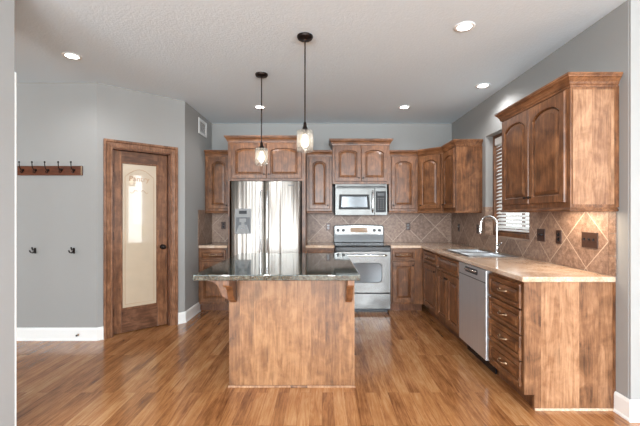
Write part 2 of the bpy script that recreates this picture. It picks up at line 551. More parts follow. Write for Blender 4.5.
# ------------------------------------------------------------------ mesh helpers
class MB:
    def __init__(s):
        s.v, s.f, s.sm = [], [], []

    def add(s, vs_, fs, smooth=False):
        o = len(s.v)
        s.v += [tuple(p) for p in vs_]
        s.f += [tuple(i + o for i in f) for f in fs]
        s.sm += [smooth] * len(fs)
        return s

    def box(s, x0, x1, y0, y1, z0, z1):
        x0, x1 = sorted((x0, x1)); y0, y1 = sorted((y0, y1)); z0, z1 = sorted((z0, z1))
        p = [(x0, y0, z0), (x1, y0, z0), (x1, y1, z0), (x0, y1, z0), (x0, y0, z1), (x1, y0, z1), (x1, y1, z1), (x0, y1, z1)]
        return s.add(p, [(0, 3, 2, 1), (4, 5, 6, 7), (0, 1, 5, 4), (1, 2, 6, 5), (2, 3, 7, 6), (3, 0, 4, 7)])

    def prism(s, poly, a0, a1, axis='z'):
        """poly: 2-D outline; extruded along axis between a0 and a1"""
        def p3(u, v, a):
            return {'z': (u, v, a), 'y': (u, a, v), 'x': (a, u, v)}[axis]
        n = len(poly)
        vs_ = [p3(u, v, a0) for u, v in poly] + [p3(u, v, a1) for u, v in poly]
        fs = [tuple(range(n - 1, -1, -1)), tuple(range(n, 2 * n))]
        fs += [(i, (i + 1) % n, n + (i + 1) % n, n + i) for i in range(n)]
        return s.add(vs_, fs)

    def rings(s, rings, cap0=True, cap1=True, smooth=False, closed=True):
        n = len(rings[0])
        vs_ = [p for r in rings for p in r]
        fs = []
        for k in range(len(rings) - 1):
            for i in range(n if closed else n - 1):
                j = (i + 1) % n
                fs.append((k * n + i, k * n + j, (k + 1) * n + j, (k + 1) * n + i))
        s.add(vs_, fs, smooth)
        if cap0:
            s.add(rings[0], [tuple(range(n - 1, -1, -1))])
        if cap1:
            s.add(rings[-1], [tuple(range(n))])
        return s

    def lathe(s, prof, c=(0, 0, 0), n=24, axis='z', smooth=True, cap0=True, cap1=True):
        rs = []
        for r, h in prof:
            ring = []
            for i in range(n):
                a = 2 * PI * i / n
                u, v = r * math.cos(a), r * math.sin(a)
                q = {'z': (u, v, h), 'y': (u, h, -v), 'x': (h, u, v)}[axis]
                ring.append((c[0] + q[0], c[1] + q[1], c[2] + q[2]))
            rs.append(ring)
        return s.rings(rs, cap0, cap1, smooth)

    def tube(s, pts, rad, n=10, smooth=True):
        pts = [Vector(p) for p in pts]
        rads = rad if isinstance(rad, (list, tuple)) else [rad] * len(pts)
        rs = []
        up = None
        for i, p in enumerate(pts):
            d = (pts[min(i + 1, len(pts) - 1)] - pts[max(i - 1, 0)]).normalized()
            if up is None:
                up = Vector((0, 0, 1)) if abs(d.z) < 0.9 else Vector((0, 1, 0))
            u = (up - d * up.dot(d)).normalized()
            up = u
            v = d.cross(u)
            rs.append([p + (u * math.cos(2 * PI * k / n) + v * math.sin(2 * PI * k / n)) * rads[i] for k in range(n)])
        return s.rings(rs, True, True, smooth)

    def sweep(s, prof, path, z, prev=None, nxt=None):
        """profile [(out, up)] swept along a plan path; out lies to the right of travel"""
        P = [Vector(p) for p in path]
        A = [Vector(prev)] if prev else [P[0] * 2 - P[1]]
        B = [Vector(nxt)] if nxt else [P[-1] * 2 - P[-2]]
        Q = A + P + B
        rs = []
        for i in range(1, len(Q) - 1):
            d1 = (Q[i] - Q[i - 1]).normalized()
            d2 = (Q[i + 1] - Q[i]).normalized()
            n1 = Vector((d1.y, -d1.x))
            n2 = Vector((d2.y, -d2.x))
            off = (n1 + n2) / (1 + n1.dot(n2))
            rs.append([(Q[i].x + off.x * o, Q[i].y + off.y * o, z + h) for o, h in prof])
        return s.rings(rs)

    def build(s, name, m, parent=None, bevel=0.0, seg=2, smooth_angle=None):
        me = bpy.data.meshes.new(name)
        me.from_pydata(s.v, [], s.f)
        for p, f in zip(me.polygons, s.sm):
            p.use_smooth = f
        bm = bmesh.new()
        bm.from_mesh(me)
        bmesh.ops.recalc_face_normals(bm, faces=bm.faces)
        bm.to_mesh(me)
        bm.free()
        me.materials.append(m)
        o = bpy.data.objects.new(name, me)
        C.objects.link(o)
        if parent is not None:
            o.parent = parent
        if bevel:
            bv = o.modifiers.new('bevel', 'BEVEL')
            bv.width = bevel
            bv.segments = seg
            bv.limit_method = 'ANGLE'
            bv.angle_limit = R(40)
        return o


def B(x0, x1, y0, y1, z0, z1):
    return MB().box(x0, x1, y0, y1, z0, z1)


def cells(us, vs_, holes, a0, a1, axis):
    """slab over the grid us x vs_ with whole grid cells left out; watertight"""
    mb = MB()
    nu, nv = len(us) - 1, len(vs_) - 1
    on = lambda i, j: 0 <= i < nu and 0 <= j < nv and (i, j) not in holes

    def p3(u, v, a):
        return {'z': (u, v, a), 'y': (u, a, v), 'x': (a, u, v)}[axis]
    idx = {}
    V, F = [], []

    def vi(i, j, k):
        if (i, j, k) not in idx:
            idx[(i, j, k)] = len(V)
            V.append(p3(us[i], vs_[j], (a0, a1)[k]))
        return idx[(i, j, k)]
    for i in range(nu):
        for j in range(nv):
            if not on(i, j):
                continue
            for k in (0, 1):
                F.append((vi(i, j, k), vi(i + 1, j, k), vi(i + 1, j + 1, k), vi(i, j + 1, k)))
            for (di, dj, a, b_) in ((-1, 0, (0, 0), (0, 1)), (1, 0, (1, 0), (1, 1)), (0, -1, (0, 0), (1, 0)), (0, 1, (0, 1), (1, 1))):
                if not on(i + di, j + dj):
                    F.append((vi(i + a[0], j + a[1], 0), vi(i + b_[0], j + b_[1], 0), vi(i + b_[0], j + b_[1], 1), vi(i + a[0], j + a[1], 1)))
    mb.add(V, F)
    return mb


def struct(o, parent=None):
    if parent is None:
        o['kind'] = 'structure'
    return o


def tag(o, label, cat, group=None):
    o['label'] = label
    o['category'] = cat
    if group:
        o['group'] = group
    return o


def thing(name, loc, rz=0, label=None, cat=None, group=None):
    o = bpy.data.objects.new(name, None)
    o.empty_display_size = 0.1
    o.location = loc
    o.rotation_euler = (0, 0, rz)
    C.objects.link(o)
    if label:
        tag(o, label, cat, group)
    return o


def copy_thing(o, loc=None, rz=None, parent=None):
    c = o.copy()
    C.objects.link(c)
    if parent is not None:
        c.parent = parent
    if loc is not None:
        c.location = loc
    if rz is not None:
        c.rotation_euler = (0, 0, rz)
    for ch in list(o.children):
        copy_thing(ch, parent=c)
    return c


# ------------------------------------------------------------------ room shell
XL, XR, YR = -4.5, 4.6, -4.0
struct(B(XL - .16, XR + .16, YR - .16, 5.76, -0.1, 0).build('floor', M['floor']))
struct(B(XL - .16, XR + .16, YR - .16, 5.76, H, H + 0.1).build('ceiling', M['ceiling']))
struct(B(-1.84, 2.24, 5.6, 5.76, 0, H).build('wall_back', M['wall']))
WY0, WY1, WZ0, WZ1 = 3.49, 4.44, 1.08, 2.29
struct(cells([2.37, WY0, WY1, 5.6], [0, WZ0, WZ1, H], {(1, 1)}, 2.0, 2.24, 'x').build('wall_right', M['wall']))
struct(B(2.003, XR, 2.355, 2.37, 0, H).build('wall_entry_right', M['wall']))
struct(B(-1.84, -1.70, 4.5, 5.6, 0, H).build('wall_left', M['wall']))
# diagonal pantry wall: A = (-1.70, 4.50) .. B = (-2.393, 3.86)
PA, PB = Vector((-1.70, 4.50)), Vector((-2.393, 3.86))
PL = (PA - PB).length
PANG = math.atan2(PA.y - PB.y, PA.x - PB.x)
DS0, DS1, DH = 0.140, 0.765, 2.07        # door opening along the wall and its height
wp = struct(cells([0, DS0, DS1, PL], [0, DH, H], {(1, 0)}, 0, 0.12, 'y').build('wall_pantry', M['wall']))
wp.location = (PB.x, PB.y, 0)
wp.rotation_euler = (0, 0, PANG)
struct(B(XL, PB.x, 3.86, 4.0, 0, H).build('wall_hall', M['wall']))
struct(B(XL - .16, XL, YR, 4.0, 0, H).build('wall_far_left', M['wall']))
struct(cells([YR, -0.14, 0.31, 2.37], [0, 0.40, 2.56, H], {(1, 1)}, XR, XR + .16, 'x').build('wall_far_right', M['wall_pale']))
struct(cells([XL, -3.5, -1.6, -0.8, 1.0, 1.8, 3.7, XR], [0, 0.1, 0.55, 2.5, H],
             {(1, 2), (3, 1), (3, 2), (5, 2)}, YR - .16, YR, 'y').build('wall_rear', M['white']))
# pale wall end at the far left of the view
struct(B(-2.4, -1.861, 1.9, 2.2, 0, H).build('wall_entry_left', M['wall_pale'], bevel=0.004))
t = struct(B(-1.90, -1.860, 2.2005, 2.212, 0, 2.2).build('trim_1', M['white'], bevel=0.002))
# pantry closet behind the frosted door
struct(B(-3.2, -1.84, 5.6, 5.68, 0, H).build('wall_pantry_rear', M['wall_pale']))
struct(B(-3.28, -3.2, 4.0, 5.68, 0, H).build('wall_pantry_side', M['wall_pale']))
struct(B(5.0, 60, -40, 40, -0.5, -0.4).build('ground', M['lawn']))

# baseboards: profile swept along the walls
BP = [(0, 0), (0.022, 0), (0.022, 0.012), (0.015, 0.02), (0.015, 0.115), (0.011, 0.128), (0.006, 0.135), (0, 0.135)]


def baseboard(name, path, prev=None, nxt=None):
    struct(MB().sweep(BP, path, 0, prev, nxt).build(name, M['white']))


def pw(s, off=0.0):
    d = (PA - PB) / PL
    n = Vector((d.y, -d.x))
    p = PB + d * s + n * off
    return (p.x, p.y)


baseboard('baseboard_hall', [(XL, 3.86), (PB.x, PB.y), pw(0.068)])
baseboard('baseboard_left', [pw(0.836), (PA.x, PA.y), (-1.70, 5.03)])
baseboard('baseboard_right', [(2.0, 2.47), (2.0, 2.355), (XR, 2.355)])

# pantry door casing
cas = [(0, 0), (0.085, 0), (0.085, 0.02), (0.07, 0.026), (0.06, 0.018), (0.02, 0.016), (0.012, 0.022), (0, 0.022)]


def casing(mb, s0, s1, z1, wd, y=0.0, d=0.022):
    """moulded frame round an opening (local x, z), standing out of the wall towards -y"""
    prof = [(-0.002, y), (-0.002, y - d * 0.7), (0.012, y - d * 0.7), (0.018, y - d * .45), (wd * 0.62, y - d * .6), (wd * 0.72, y - d), (wd, y - d), (wd, y)]
    rs = []
    for (cx, cz, sx, sz) in ((s0, 0, -1, 0), (s0, z1, -1, 1), (s1, z1, 1, 1), (s1, 0, 1, 0)):
        rs.append([(cx + sx * o, yy, cz + sz * o) for o, yy in prof])
    mb.rings(rs)
    return mb


tr = casing(MB(), DS0, DS1, DH, 0.082, 0.0, 0.03).build('trim_2', M['wood_door'])
struct(tr)
jb = MB()
jb.box(DS0, DS0 + .016, 0.0, 0.12, 0, DH).box(DS1 - .016, DS1, 0.0, 0.12, 0, DH).box(DS0, DS1, 0.0, 0.12, DH - .016, DH)
jb.box(DS0 + .016, DS0 + .028, 0.093, 0.115, 0, DH - .016).box(DS1 - .028, DS1 - .016, 0.093, 0.115, 0, DH - .016)
jo = struct(jb.build('trim_3', M['wood_dark']))
for o in (tr, jo):
    o.location = (PB.x, PB.y, 0)
    o.rotation_euler = (0, 0, PANG)

# pantry door
d0, d1, dt = DS0 + .019, DS1 - .019, DH - .02
M['wood_door_x'] = wood('pantry_door_wood_horizontal', (50, 30, 20), (92, 60, 42), (132, 94, 70), axis='x')
M['wood_door'] = wood('pantry_door_stile_wood', (58, 34, 22), (112, 74, 50), (160, 112, 80))
_off = Vector((-math.sin(PANG), math.cos(PANG))) * 0.018
door = thing('door_1', (PB.x + _off.x, PB.y + _off.y, 0), PANG)
door['kind'] = 'structure'
door['label'] = 'brown wooden pantry door with a tall frosted cream glass panel'
g0, g1, gz0, gz1 = d0 + 0.088, d1 - 0.108, 0.27, 1.925
DY = 0.018
for a, b_ in ((d0, g0), (g1, d1)):
    B(a, b_, 0.035, 0.073, 0.008, dt).build('stile', M['wood_door'], door, bevel=0.003)
for a, b_ in ((0.008, gz0), (gz1, dt)):
    B(g0 + .0003, g1 - .0003, 0.0355, 0.0725, a, b_).build('rail', M['wood_door_x'], door, bevel=0.003)
gm = MB()
for k, (a, b_) in enumerate(((0.0, 0.0), (0.014, 0.012))):
    pass
rs = []
for (cx, cz, sx, sz) in ((g0, gz0, 1, 1), (g1, gz0, -1, 1), (g1, gz1, -1, -1), (g0, gz1, 1, -1), (g0, gz0, 1, 1)):
    rs.append([(cx + sx * o, yy, cz + sz * o) for o, yy in ((-0.004, 0.035), (-0.004, 0.030), (0.006, 0.030), (0.014, 0.042), (0.014, 0.048), (0, 0.048))])
gm.rings(rs, False, False)
gm.build('glass_bead', M['wood_door'], door)
pane = B(g0, g1, 0.046, 0.052, gz0, gz1).build('glass_panel', M['frosted'], door)
pane['label'] = 'frosted cream glass panel with etched lettering'
# etched border with an arched top, and lettering
et = MB()
ex0, ex1, ez0, ez1 = g0 + .04, g1 - .04, gz0 + .05, gz1 - .16
loop = [(ex0, ez0), (ex1, ez0), (ex1, ez1)] + [(ex0 + (ex1 - ex0) * (1 - k / 10), ez1 + 0.09 * math.sin(PI * k / 10)) for k in range(1, 10)] + [(ex0, ez1), (ex0, ez0)]
et.tube([(x, 0.0455, z) for x, z in loop], 0.0022, 6)
xm = (g0 + g1) / 2 - .005
for sgn in (-1, 1):
    et.tube([(xm + sgn * (.02 + .075 * q), 0.0455, 1.60 + .02 * math.sin(q * 6)) for q in [k / 8 for k in range(9)]], 0.0022, 6)
et.build('etched_border', M['etch'], door)


def text(name, body, size, loc, rot, m, parent, extrude=0.0006):
    cu = bpy.data.curves.new(name, 'FONT')
    cu.body = body
    cu.size = size
    cu.extrude = extrude
    cu.align_x = 'CENTER'
    tmp = bpy.data.objects.new(name, cu)
    C.objects.link(tmp)
    dg = bpy.context.evaluated_depsgraph_get()
    me = bpy.data.meshes.new_from_object(tmp.evaluated_get(dg))
    bpy.data.objects.remove(tmp)
    me.materials.clear()
    me.materials.append(m)
    o = bpy.data.objects.new(name, me)
    C.objects.link(o)
    o.parent = parent
    o.location = loc
    o.rotation_euler = rot
    return o


text('lettering', 'Pantry', 0.085, (xm, 0.0452, 1.72), (R(90), 0, 0), M['etch'], door)
kn = MB().lathe([(0.03, 0.035), (0.03, 0.029), (0.011, 0.026), (0.009, 0.006), (0.02, -0.002), (0.029, -0.014), (0.026, -0.028), (0.012, -0.034)], (d1 - .055, 0, 0.95), 20, 'y')
kn.build('door_knob', M['bronze'], door)
for hz in (0.25, 1.1, 1.85):
    hb = MB().box(d0 - 0.004, d0 + .012, 0.030, 0.036, hz - .045, hz + .045)
    hb.lathe([(0.005, hz - .05), (0.005, hz + .05)], (d0 - .001, 0.03, 0), 10, 'z')
    hb.build('hinge', M['bronze'], door)

# sink window
win = thing('window_1', (2.0, WY0, WZ0))
win['kind'] = 'structure'
fw = 0.032
wy0, wy1, wz0, wz1 = 0.0, WY1 - WY0, 0.0, WZ1 - WZ0
cells([wy0, wy0 + fw, wy1 - fw, wy1], [wz0, wz0 + .05, wz1 - fw, wz1], {(1, 1)}, 0.09, 0.235, 'x').build('window_frame', M['wood'], win, bevel=0.003)
cells([fw, .08, wy1 / 2 - .02, wy1 / 2 + .02, wy1 - .08, wy1 - fw], [.05, .10, wz1 - .08, wz1 - fw], {(1, 1), (3, 1)}, 0.19, 0.215, 'x').build('sash', M['wood'], win, bevel=0.003)
B(0.200, 0.205, .075, wy1 - .075, .095, wz1 - .075).build('glass_pane', M['glass'], win)

# blind hung inside the window recess
bl = thing('window_blind', (2.0, WY0, WZ0), 0, 'white horizontal slat blind hanging in the window over the sink', 'blind')
by0, by1 = 0.038, wy1 - 0.038
BX = 0.075
MB().box(BX + 0.022, BX + 0.085, by0 - .004, by1 + .004, wz1 - .118, wz1 - .034).build('valance', M['blind'], bl, bevel=0.003)
n_sl = 24
zt, zb = wz1 - .13, 0.115
slat = None
for k in range(n_sl):
    z = zb + (zt - zb) * k / (n_sl - 1)
    if slat is None:
        mb = MB()
        rs = []
        for y in (by0, by1):
            rs.append([(-.024 * math.cos(R(36)), y, -.024 * math.sin(R(36))), (0, y, 0.003), (.024 * math.cos(R(36)), y, .024 * math.sin(R(36))), (0, y, -0.0005)])
        mb.rings(rs)
        slat = mb.build('slat', M['blind'], bl)
        slat.location = (BX + 0.057, 0, z)
    else:
        s = slat.copy()
        C.objects.link(s)
        s.parent = bl
        s.location = (BX + 0.057, 0, z)
B(BX + 0.034, BX + 0.080, by0, by1, 0.070, 0.088).build('bottom_rail', M['blind'], bl, bevel=0.002)
for yy in (0.15, wy1 / 2 - .02, wy1 - .19):
    MB().tube([(BX + 0.031, yy, 0.09), (BX + 0.031, yy, zt)], 0.0016, 6).build('ladder_cord', M['blind'], bl)

# tall window of the living room that mirrors in the pantry glass, with rear windows' frames
w2 = thing('window_2', (XR, -0.14, 0.40))
w2['kind'] = 'structure'
cells([0, .04, .41, .45], [0, .05, 1.06, 1.10, 2.11, 2.16], {(1, 1), (1, 3)}, 0.05, 0.1, 'x').build('window_frame', M['white'], w2)


# ------------------------------------------------------------------ backsplash (tiles stand 8 mm off the walls)
def bs(name, mb, m, label):
    o = mb.build(name, m)
    tag(o, label, 'backsplash')
    return o


bs('tile_backsplash', B(-0.225, 1.9915, 5.592, 5.5995, 0.9145, 1.3748), M['tile_back'], 'diamond-laid brown tile backsplash behind the range and back counter')
rsp = cells([2.525, WY0, WY1, 5.59], [0.9145, 1.079, 1.3748], {(1, 1)}, 1.992, 1.9995, 'x')
rb = bs('tile_backsplash', rsp, M['tile_right'], 'diamond-laid brown tile backsplash behind the sink counter')
ed = MB()
for a, b_ in ((0.9145, 1.05), (1.053, 1.205), (1.208, 1.3748)):
    ed.box(1.9915, 1.9995, 2.465, 2.522, a, b_)
ed.build('border_tile', M['tile_plain'], rb)
MB().box(1.9915, 1.9995, WY1 + .002, 4.515, 1.376, 1.43).box(2.0005, 2.088, WY0 + .003, WY1 - .003, 1.0805, 1.0865).box(1.996, 2.088, WY1 - .008, WY1 - .0005, 1.087, 1.43).build('sill_tile', M['tile_plain'], rb)
bs('tile_backsplash', B(-1.699, -1.297, 5.592, 5.5995, 0.9145, 1.3748), M['tile_back'], 'brown tile backsplash in the nook left of the refrigerator')
bs('tile_backsplash', B(-1.6995, -1.692, 4.97, 5.591, 0.9145, 1.40), M['tile_right'], 'brown tile side splash on the left wall of the nook')

# ------------------------------------------------------------------ cabinet pieces
DT = 0.02


def door_mesh(w_, h_, rise=0.0, st=0.058, th=DT):
    """raised-panel door, local x 0..w, z 0..h, front at -th"""
    n = 12
    top_r = st + 0.012

    def inner(m, y):
        x0, x1, z0 = st + m, w_ - st - m, st + m
        zs = h_ - top_r - rise - m
        pts = [(x0, y, z0), (x1, y, z0), (x1, y, zs)]
        for k in range(1, n):
            u = 1 - 2 * k / n
            pts.append(((x0 + x1) / 2 + u * (x1 - x0) / 2, y, zs + rise * (1 - abs(u) ** 2.6)))
        pts.append((x0, y, zs))
        return pts

    def outer(m, y):
        x0, x1, z0, z1 = m, w_ - m, m, h_ - m
        pts = [(x0, y, z0), (x1, y, z0), (x1, y, z1)]
        for k in range(1, n):
            u = 1 - 2 * k / n
            pts.append(((x0 + x1) / 2 + u * (x1 - x0) / 2, y, z1))
        pts.append((x0, y, z1))
        return pts
    pm = min(0.024, (w_ - 2 * st) * 0.22, (h_ - 2 * st) * 0.22)
    rs = [outer(0, -0.0005), outer(0, -th * .6), outer(0.005, -th), inner(-0.007, -th), inner(-0.001, -th + .005), inner(0.001, -th + .017),
          inner(0.006, -th + .017), inner(0.008, -th + .010), inner(0.008 + pm, -th + .001)]
    return MB().rings(rs)


def knob(parent, x, z, y=-DT, m='bronze'):
    return MB().lathe([(0.007, y + .0005), (0.005, y - .004), (0.005, y - .012), (0.011, y - .015), (0.012, y - .020), (0.007, y - .024)], (x, 0, z), 14, 'y').build('knob', M[m], parent)


def pull(parent, xc, z, y=-DT, m='pewter', wd=0.096):
    pts = []
    for k in range(13):
        u = -1 + 2 * k / 12
        pts.append((xc + u * wd / 2, y + 0.001 - 0.028 * (1 - abs(u) ** 3), z - 0.006 * (1 - u * u)))
    mb = MB().tube(pts, [0.005 if 2 < k < 10 else 0.0065 for k in range(13)], 8)
    for sg in (-1, 1):
        mb.lathe([(0.009, y + .001), (0.007, y - .004)], (xc + sg * wd / 2, 0, z), 10, 'y')
    return mb.build('handle', M[m], parent)


def add_door(root, x0, x1, z0, z1, rise=0.0, knob_at=None, m='wood', st=0.058):
    d = door_mesh(x1 - x0, z1 - z0, rise, st).build('door', M[m], root)
    d.location = (x0, 0, z0)
    if knob_at:
        knob(d, knob_at[0] - x0, knob_at[1] - z0)
    return d


def add_drawer(root, x0, x1, z0, z1, hd='pull', m='wood_x', st=0.03):
    d = door_mesh(x1 - x0, z1 - z0, 0, st).build('drawer', M[m], root)
    d.location = (x0, 0, z0)
    if hd == 'pull':
        pull(d, (x1 - x0) / 2, (z1 - z0) / 2)
    return d


CROWN = [(0, -0.012), (0.006, -0.012), (0.008, 0.0), (0.014, 0.006), (0.018, 0.02), (0.032, 0.042), (0.040, 0.048), (0.042, 0.056), (0.047, 0.060), (0.047, 0.072), (0.0, 0.072)]
RAIL = [(-0.016, 0), (0.006, 0), (0.010, 0.006), (0.010, 0.012), (0.004, 0.018), (0.0, 0.028), (-0.016, 0.028)]


def upper(name, loc, rz, wd, dp, ht, label, doors, rise=0.045, left=True, right=True, crown=True, crown_prev=None, crown_nxt=None, rail=True, body=None, path=None, knobs='in', fl=0.035):
    """wall cabinet; loc = front-left-bottom corner of its box. doors = count"""
    r = thing(name, loc, rz, label, 'cabinet')
    if body is None:
        bd = MB().box(0, wd, 0, dp, 0, ht)
    else:
        bd = body
    bd.build('body', M['wood'], r, bevel=0.002)
    gap = 0.004
    dw = (wd - 2 * fl - gap * (doors - 1)) / doors
    for i in range(doors):
        x0 = fl + i * (dw + gap)
        if doors == 1:
            kx = (x0 + dw - .028) if knobs == 'r' else x0 + .028
        else:
            kx = (x0 + dw - .028) if i == 0 else x0 + .028
        add_door(r, x0, x0 + dw, 0.035, ht - 0.022, rise, (kx, 0.085))
    p = path or (([(0, dp - .012)] if left else []) + [(0, 0), (wd, 0)] + ([(wd, dp - .012)] if right else []))
    if crown:
        MB().sweep(CROWN, p, ht, crown_prev, crown_nxt).build('crown_molding', M['wood_x'], r)
    if rail:
        MB().sweep(RAIL, p, -0.028, crown_prev, crown_nxt).build('light_rail', M['wood_x'], r)
    return r


UZ, UT = 1.385, 2.195       # bottom and top of the wall cabinet boxes
YU = 5.27
RX = R(-90)
upper('upper_cabinet', (-1.697, YU, UZ), 0, .397, .328, UT - UZ, 'narrow single-door wall cabinet in the nook left of the refrigerator', 1, left=False, right=False, knobs='r', rail=True, fl=.05)
upper('upper_cabinet', (-0.224, YU, UZ), 0, .371, .328, UT - UZ, 'narrow single-door wall cabinet between refrigerator and microwave', 1, left=False, right=False, knobs='r')
upper('upper_cabinet', (0.149, 5.20, 1.775), 0, .819, .398, 2.345 - 1.775, 'taller-set double-door wall cabinet directly above the microwave', 2, rise=.035, rail=False)
upper('upper_cabinet', (0.97, YU, UZ), 0, .419, .328, UT - UZ, 'single-door wall cabinet just right of the microwave', 1, left=False, right=False, knobs='l', crown_nxt=(.419 + .28, -.28))
# diagonal corner cabinet
cc = Vector((1.39, 5.27))


def loc45(x, y):
    v = Vector((x, y)) - cc
    c, s = math.cos(R(45)), math.sin(R(45))
    return (v.x * c - v.y * s, v.x * s + v.y * c)


poly = [loc45(*p) for p in ((1.39, 5.27), (1.6698, 4.9902), (1.998, 4.9902), (1.998, 5.598), (1.3902, 5.598))]
upper('corner_cabinet', (1.39, 5.27, UZ), R(-45), .3957, 0, UT - UZ, 'diagonal single-door corner wall cabinet where the two walls meet', 1, left=False, right=False, knobs='l',
      body=MB().prism(poly, 0, UT - UZ), crown_prev=loc45(1.0, 5.27), crown_nxt=loc45(1.67, 4.6))
upper('upper_cabinet', (1.67, 4.989, UZ), RX, .469, .328, UT - UZ, 'wall cabinet on the window wall between corner cabinet and window', 1, left=False, right=True, knobs='l', crown_prev=(-.28, .28), fl=.03)
big = upper('upper_cabinet', (1.67, 3.37, UZ), RX, .93, .328, 2.205 - UZ, 'large double-door wall cabinet right of the window above the drawers', 2, rise=.05)
B(.931, .936, .012, .29, .02, .79).build('side_panel', M['wood_panel'], big)

# refrigerator enclosure: cabinet over the fridge with deep side panels
fc = thing('refrigerator_cabinet', (-1.295, 5.0, 0), 0, 'tall wooden cabinet enclosure with two arched doors over the refrigerator', 'cabinet')
fw_ = 1.068
MB().box(0, fw_, 0, .598, 1.80, 2.345).build('body', M['wood'], fc, bevel=.002)
B(0, .022, 0, .598, 0, 1.80).build('side_panel', M['wood'], fc, bevel=.002)
B(fw_ - .05, fw_, 0, .598, 0, 1.80).build('side_panel', M['wood'], fc, bevel=.002)
for i in range(2):
    x0 = .05 + i * (.484)
    add_door(fc, x0, x0 + .480, 1.835, 2.315, .035, (x0 + (.452 if i == 0 else .028), 1.89))
MB().sweep(CROWN, [(0, .598), (0, 0), (fw_, 0), (fw_, .598)], 2.345).build('crown_molding', M['wood_x'], fc)


# base cabinets
BT = 0.876
YB = 4.99


def base(loc, rz, wd, label, front, dp=.607, left_toe=0.075, name='base_cabinet', low=False, cat='cabinet', fl=.022, fr_=.022):
    r = thing(name, loc, rz, label, cat)
    mb = MB()
    if low:
        mb.box(0, wd, 0, .02, .105, BT).box(0, wd, .02, dp, .105, .62).box(0, .018, .02, dp, .62, BT).box(wd - .018, wd, .02, dp, .62, BT)
    else:
        mb.box(0, wd, 0, dp, .105, BT)
    mb.build('body', M['wood'], r, bevel=.0015)
    B(0, wd, left_toe, left_toe + .016, 0, .105).build('toe_kick', M['wood_dark'], r)
    x0, x1 = fl, wd - fr_
    if front == 'drawer_door':
        add_drawer(r, x0, x1, .715, .855)
        add_door(r, x0, x1, .135, .695, 0, (x1 - .028, .64))
    elif front == 'drawer_door_l':
        add_drawer(r, x0, x1, .715, .855)
        add_door(r, x0, x1, .135, .695, 0, (x0 + .028, .64))
    elif front == 'sink':
        pn = add_drawer(r, x0, x1, .70, .855, hd=None, st=.012)
        m_ = (x0 + x1) / 2
        add_door(r, x0, m_ - .002, .135, .68, 0, (m_ - .03, .63))
        add_door(r, m_ + .002, x1, .135, .68, 0, (m_ + .03, .63))
    elif front == 'drawers':
        zs = [.135, .315, .495, .675, .855]
        for k in range(4):
            add_drawer(r, x0, x1, zs[k] + .004, zs[k + 1] - .004)
    return r


base((-1.697, YB, 0), 0, .400, 'narrow drawer-over-door base cabinet in the nook left of the refrigerator', 'drawer_door')
base((-0.226, YB, 0), 0, .395, 'narrow drawer-over-door base cabinet between refrigerator and range', 'drawer_door')
base((0.945, YB, 0), 0, .445, 'drawer-over-door base cabinet right of the range at the corner', 'drawer_door', fr_=.12)
base((1.392, YB - .002, 0), RX, .635, 'drawer-over-door base cabinet on the window side next to the corner', 'drawer_door', fl=.06)
base((1.392, 4.351, 0), RX, .714, 'double-door sink base cabinet with a plain false front', 'sink', low=True)
db = base((1.392, 3.016, 0), RX, .521, 'four-drawer base cabinet at the near end of the right counter', 'drawers', fr_=.025)
# finished end panel with the toe notch
ep = MB().prism([(-0.012, .105), (.055, .105), (.055, 0), (.606, 0), (.606, BT), (-0.012, BT)], .5212, .541, 'x')
ep.build('end_panel', M['wood_panel'], db, bevel=.001)
B(.541, .547, .590, .606, 0.02, BT).build('scribe_molding', M['wood'], db)
B(.541, .553, .055, .598, 0.0, .018).build('shoe_molding', M['counter'], db, bevel=.004)


# ------------------------------------------------------------------ countertops
def cbev(mb, name, m, label, cat='countertop', bev=.008):
    o = mb.build(name, m, bevel=bev, seg=3)
    tag(o, label, cat)
    return o


CT0, CT1 = .877, .914
SX0, SX1, SY0, SY1 = 1.47, 1.87, 3.60, 4.36
cbev(cells([.942, 1.357, SX0, SX1, 1.9905], [2.455, SY0, SY1, 4.962, 5.591],
           {(0, 0), (0, 1), (0, 2), (2, 1)}, CT0, CT1, 'z'), 'countertop', M['counter'], 'long tan stone-look countertop turning the corner around the sink')
cbev(B(-.225, .172, 4.962, 5.591, CT0, CT1), 'countertop', M['counter'], 'short tan countertop between refrigerator and range')
cbev(B(-1.69, -1.297, 4.962, 5.591, CT0, CT1), 'countertop', M['counter'], 'short tan countertop in the nook left of the refrigerator')

# sink
sk = thing('kitchen_sink', (SX0, SY0, CT1), 0, 'stainless steel double-bowl sink set into the tan countertop', 'sink')
sw, sl = SX1 - SX0, SY1 - SY0
cells([-.018, .028, sw - .02, sw + .075], [-.018, .028, sl / 2 - .018, sl / 2 + .018, sl - .028, sl + .018], {(1, 1), (1, 3)}, .0006, .006, 'z').build('rim', M['sink_steel'], sk, bevel=.002)
for y0, y1 in ((.028, sl / 2 - .018), (sl / 2 + .018, sl - .028)):
    x0, x1 = .028, sw - .02
    rs = []
    for z, i in ((.004, 0), (-.15, .012), (-.175, .035)):
        rs.append([(x0 + i, y0 + i, z), (x1 - i, y0 + i, z), (x1 - i, y1 - i, z), (x0 + i, y1 - i, z)])
    bwl = MB().rings(rs, False, True).build('bowl', M['sink_steel'], sk)
    so = bwl.modifiers.new('solid', 'SOLIDIFY')
    so.thickness = .0015
    MB().lathe([(.04, -.174), (.04, -.171), (.03, -.171), (.012, -.173)], ((x0 + x1) / 2, (y0 + y1) / 2, 0), 16).build('drain', M['chrome'], bwl)

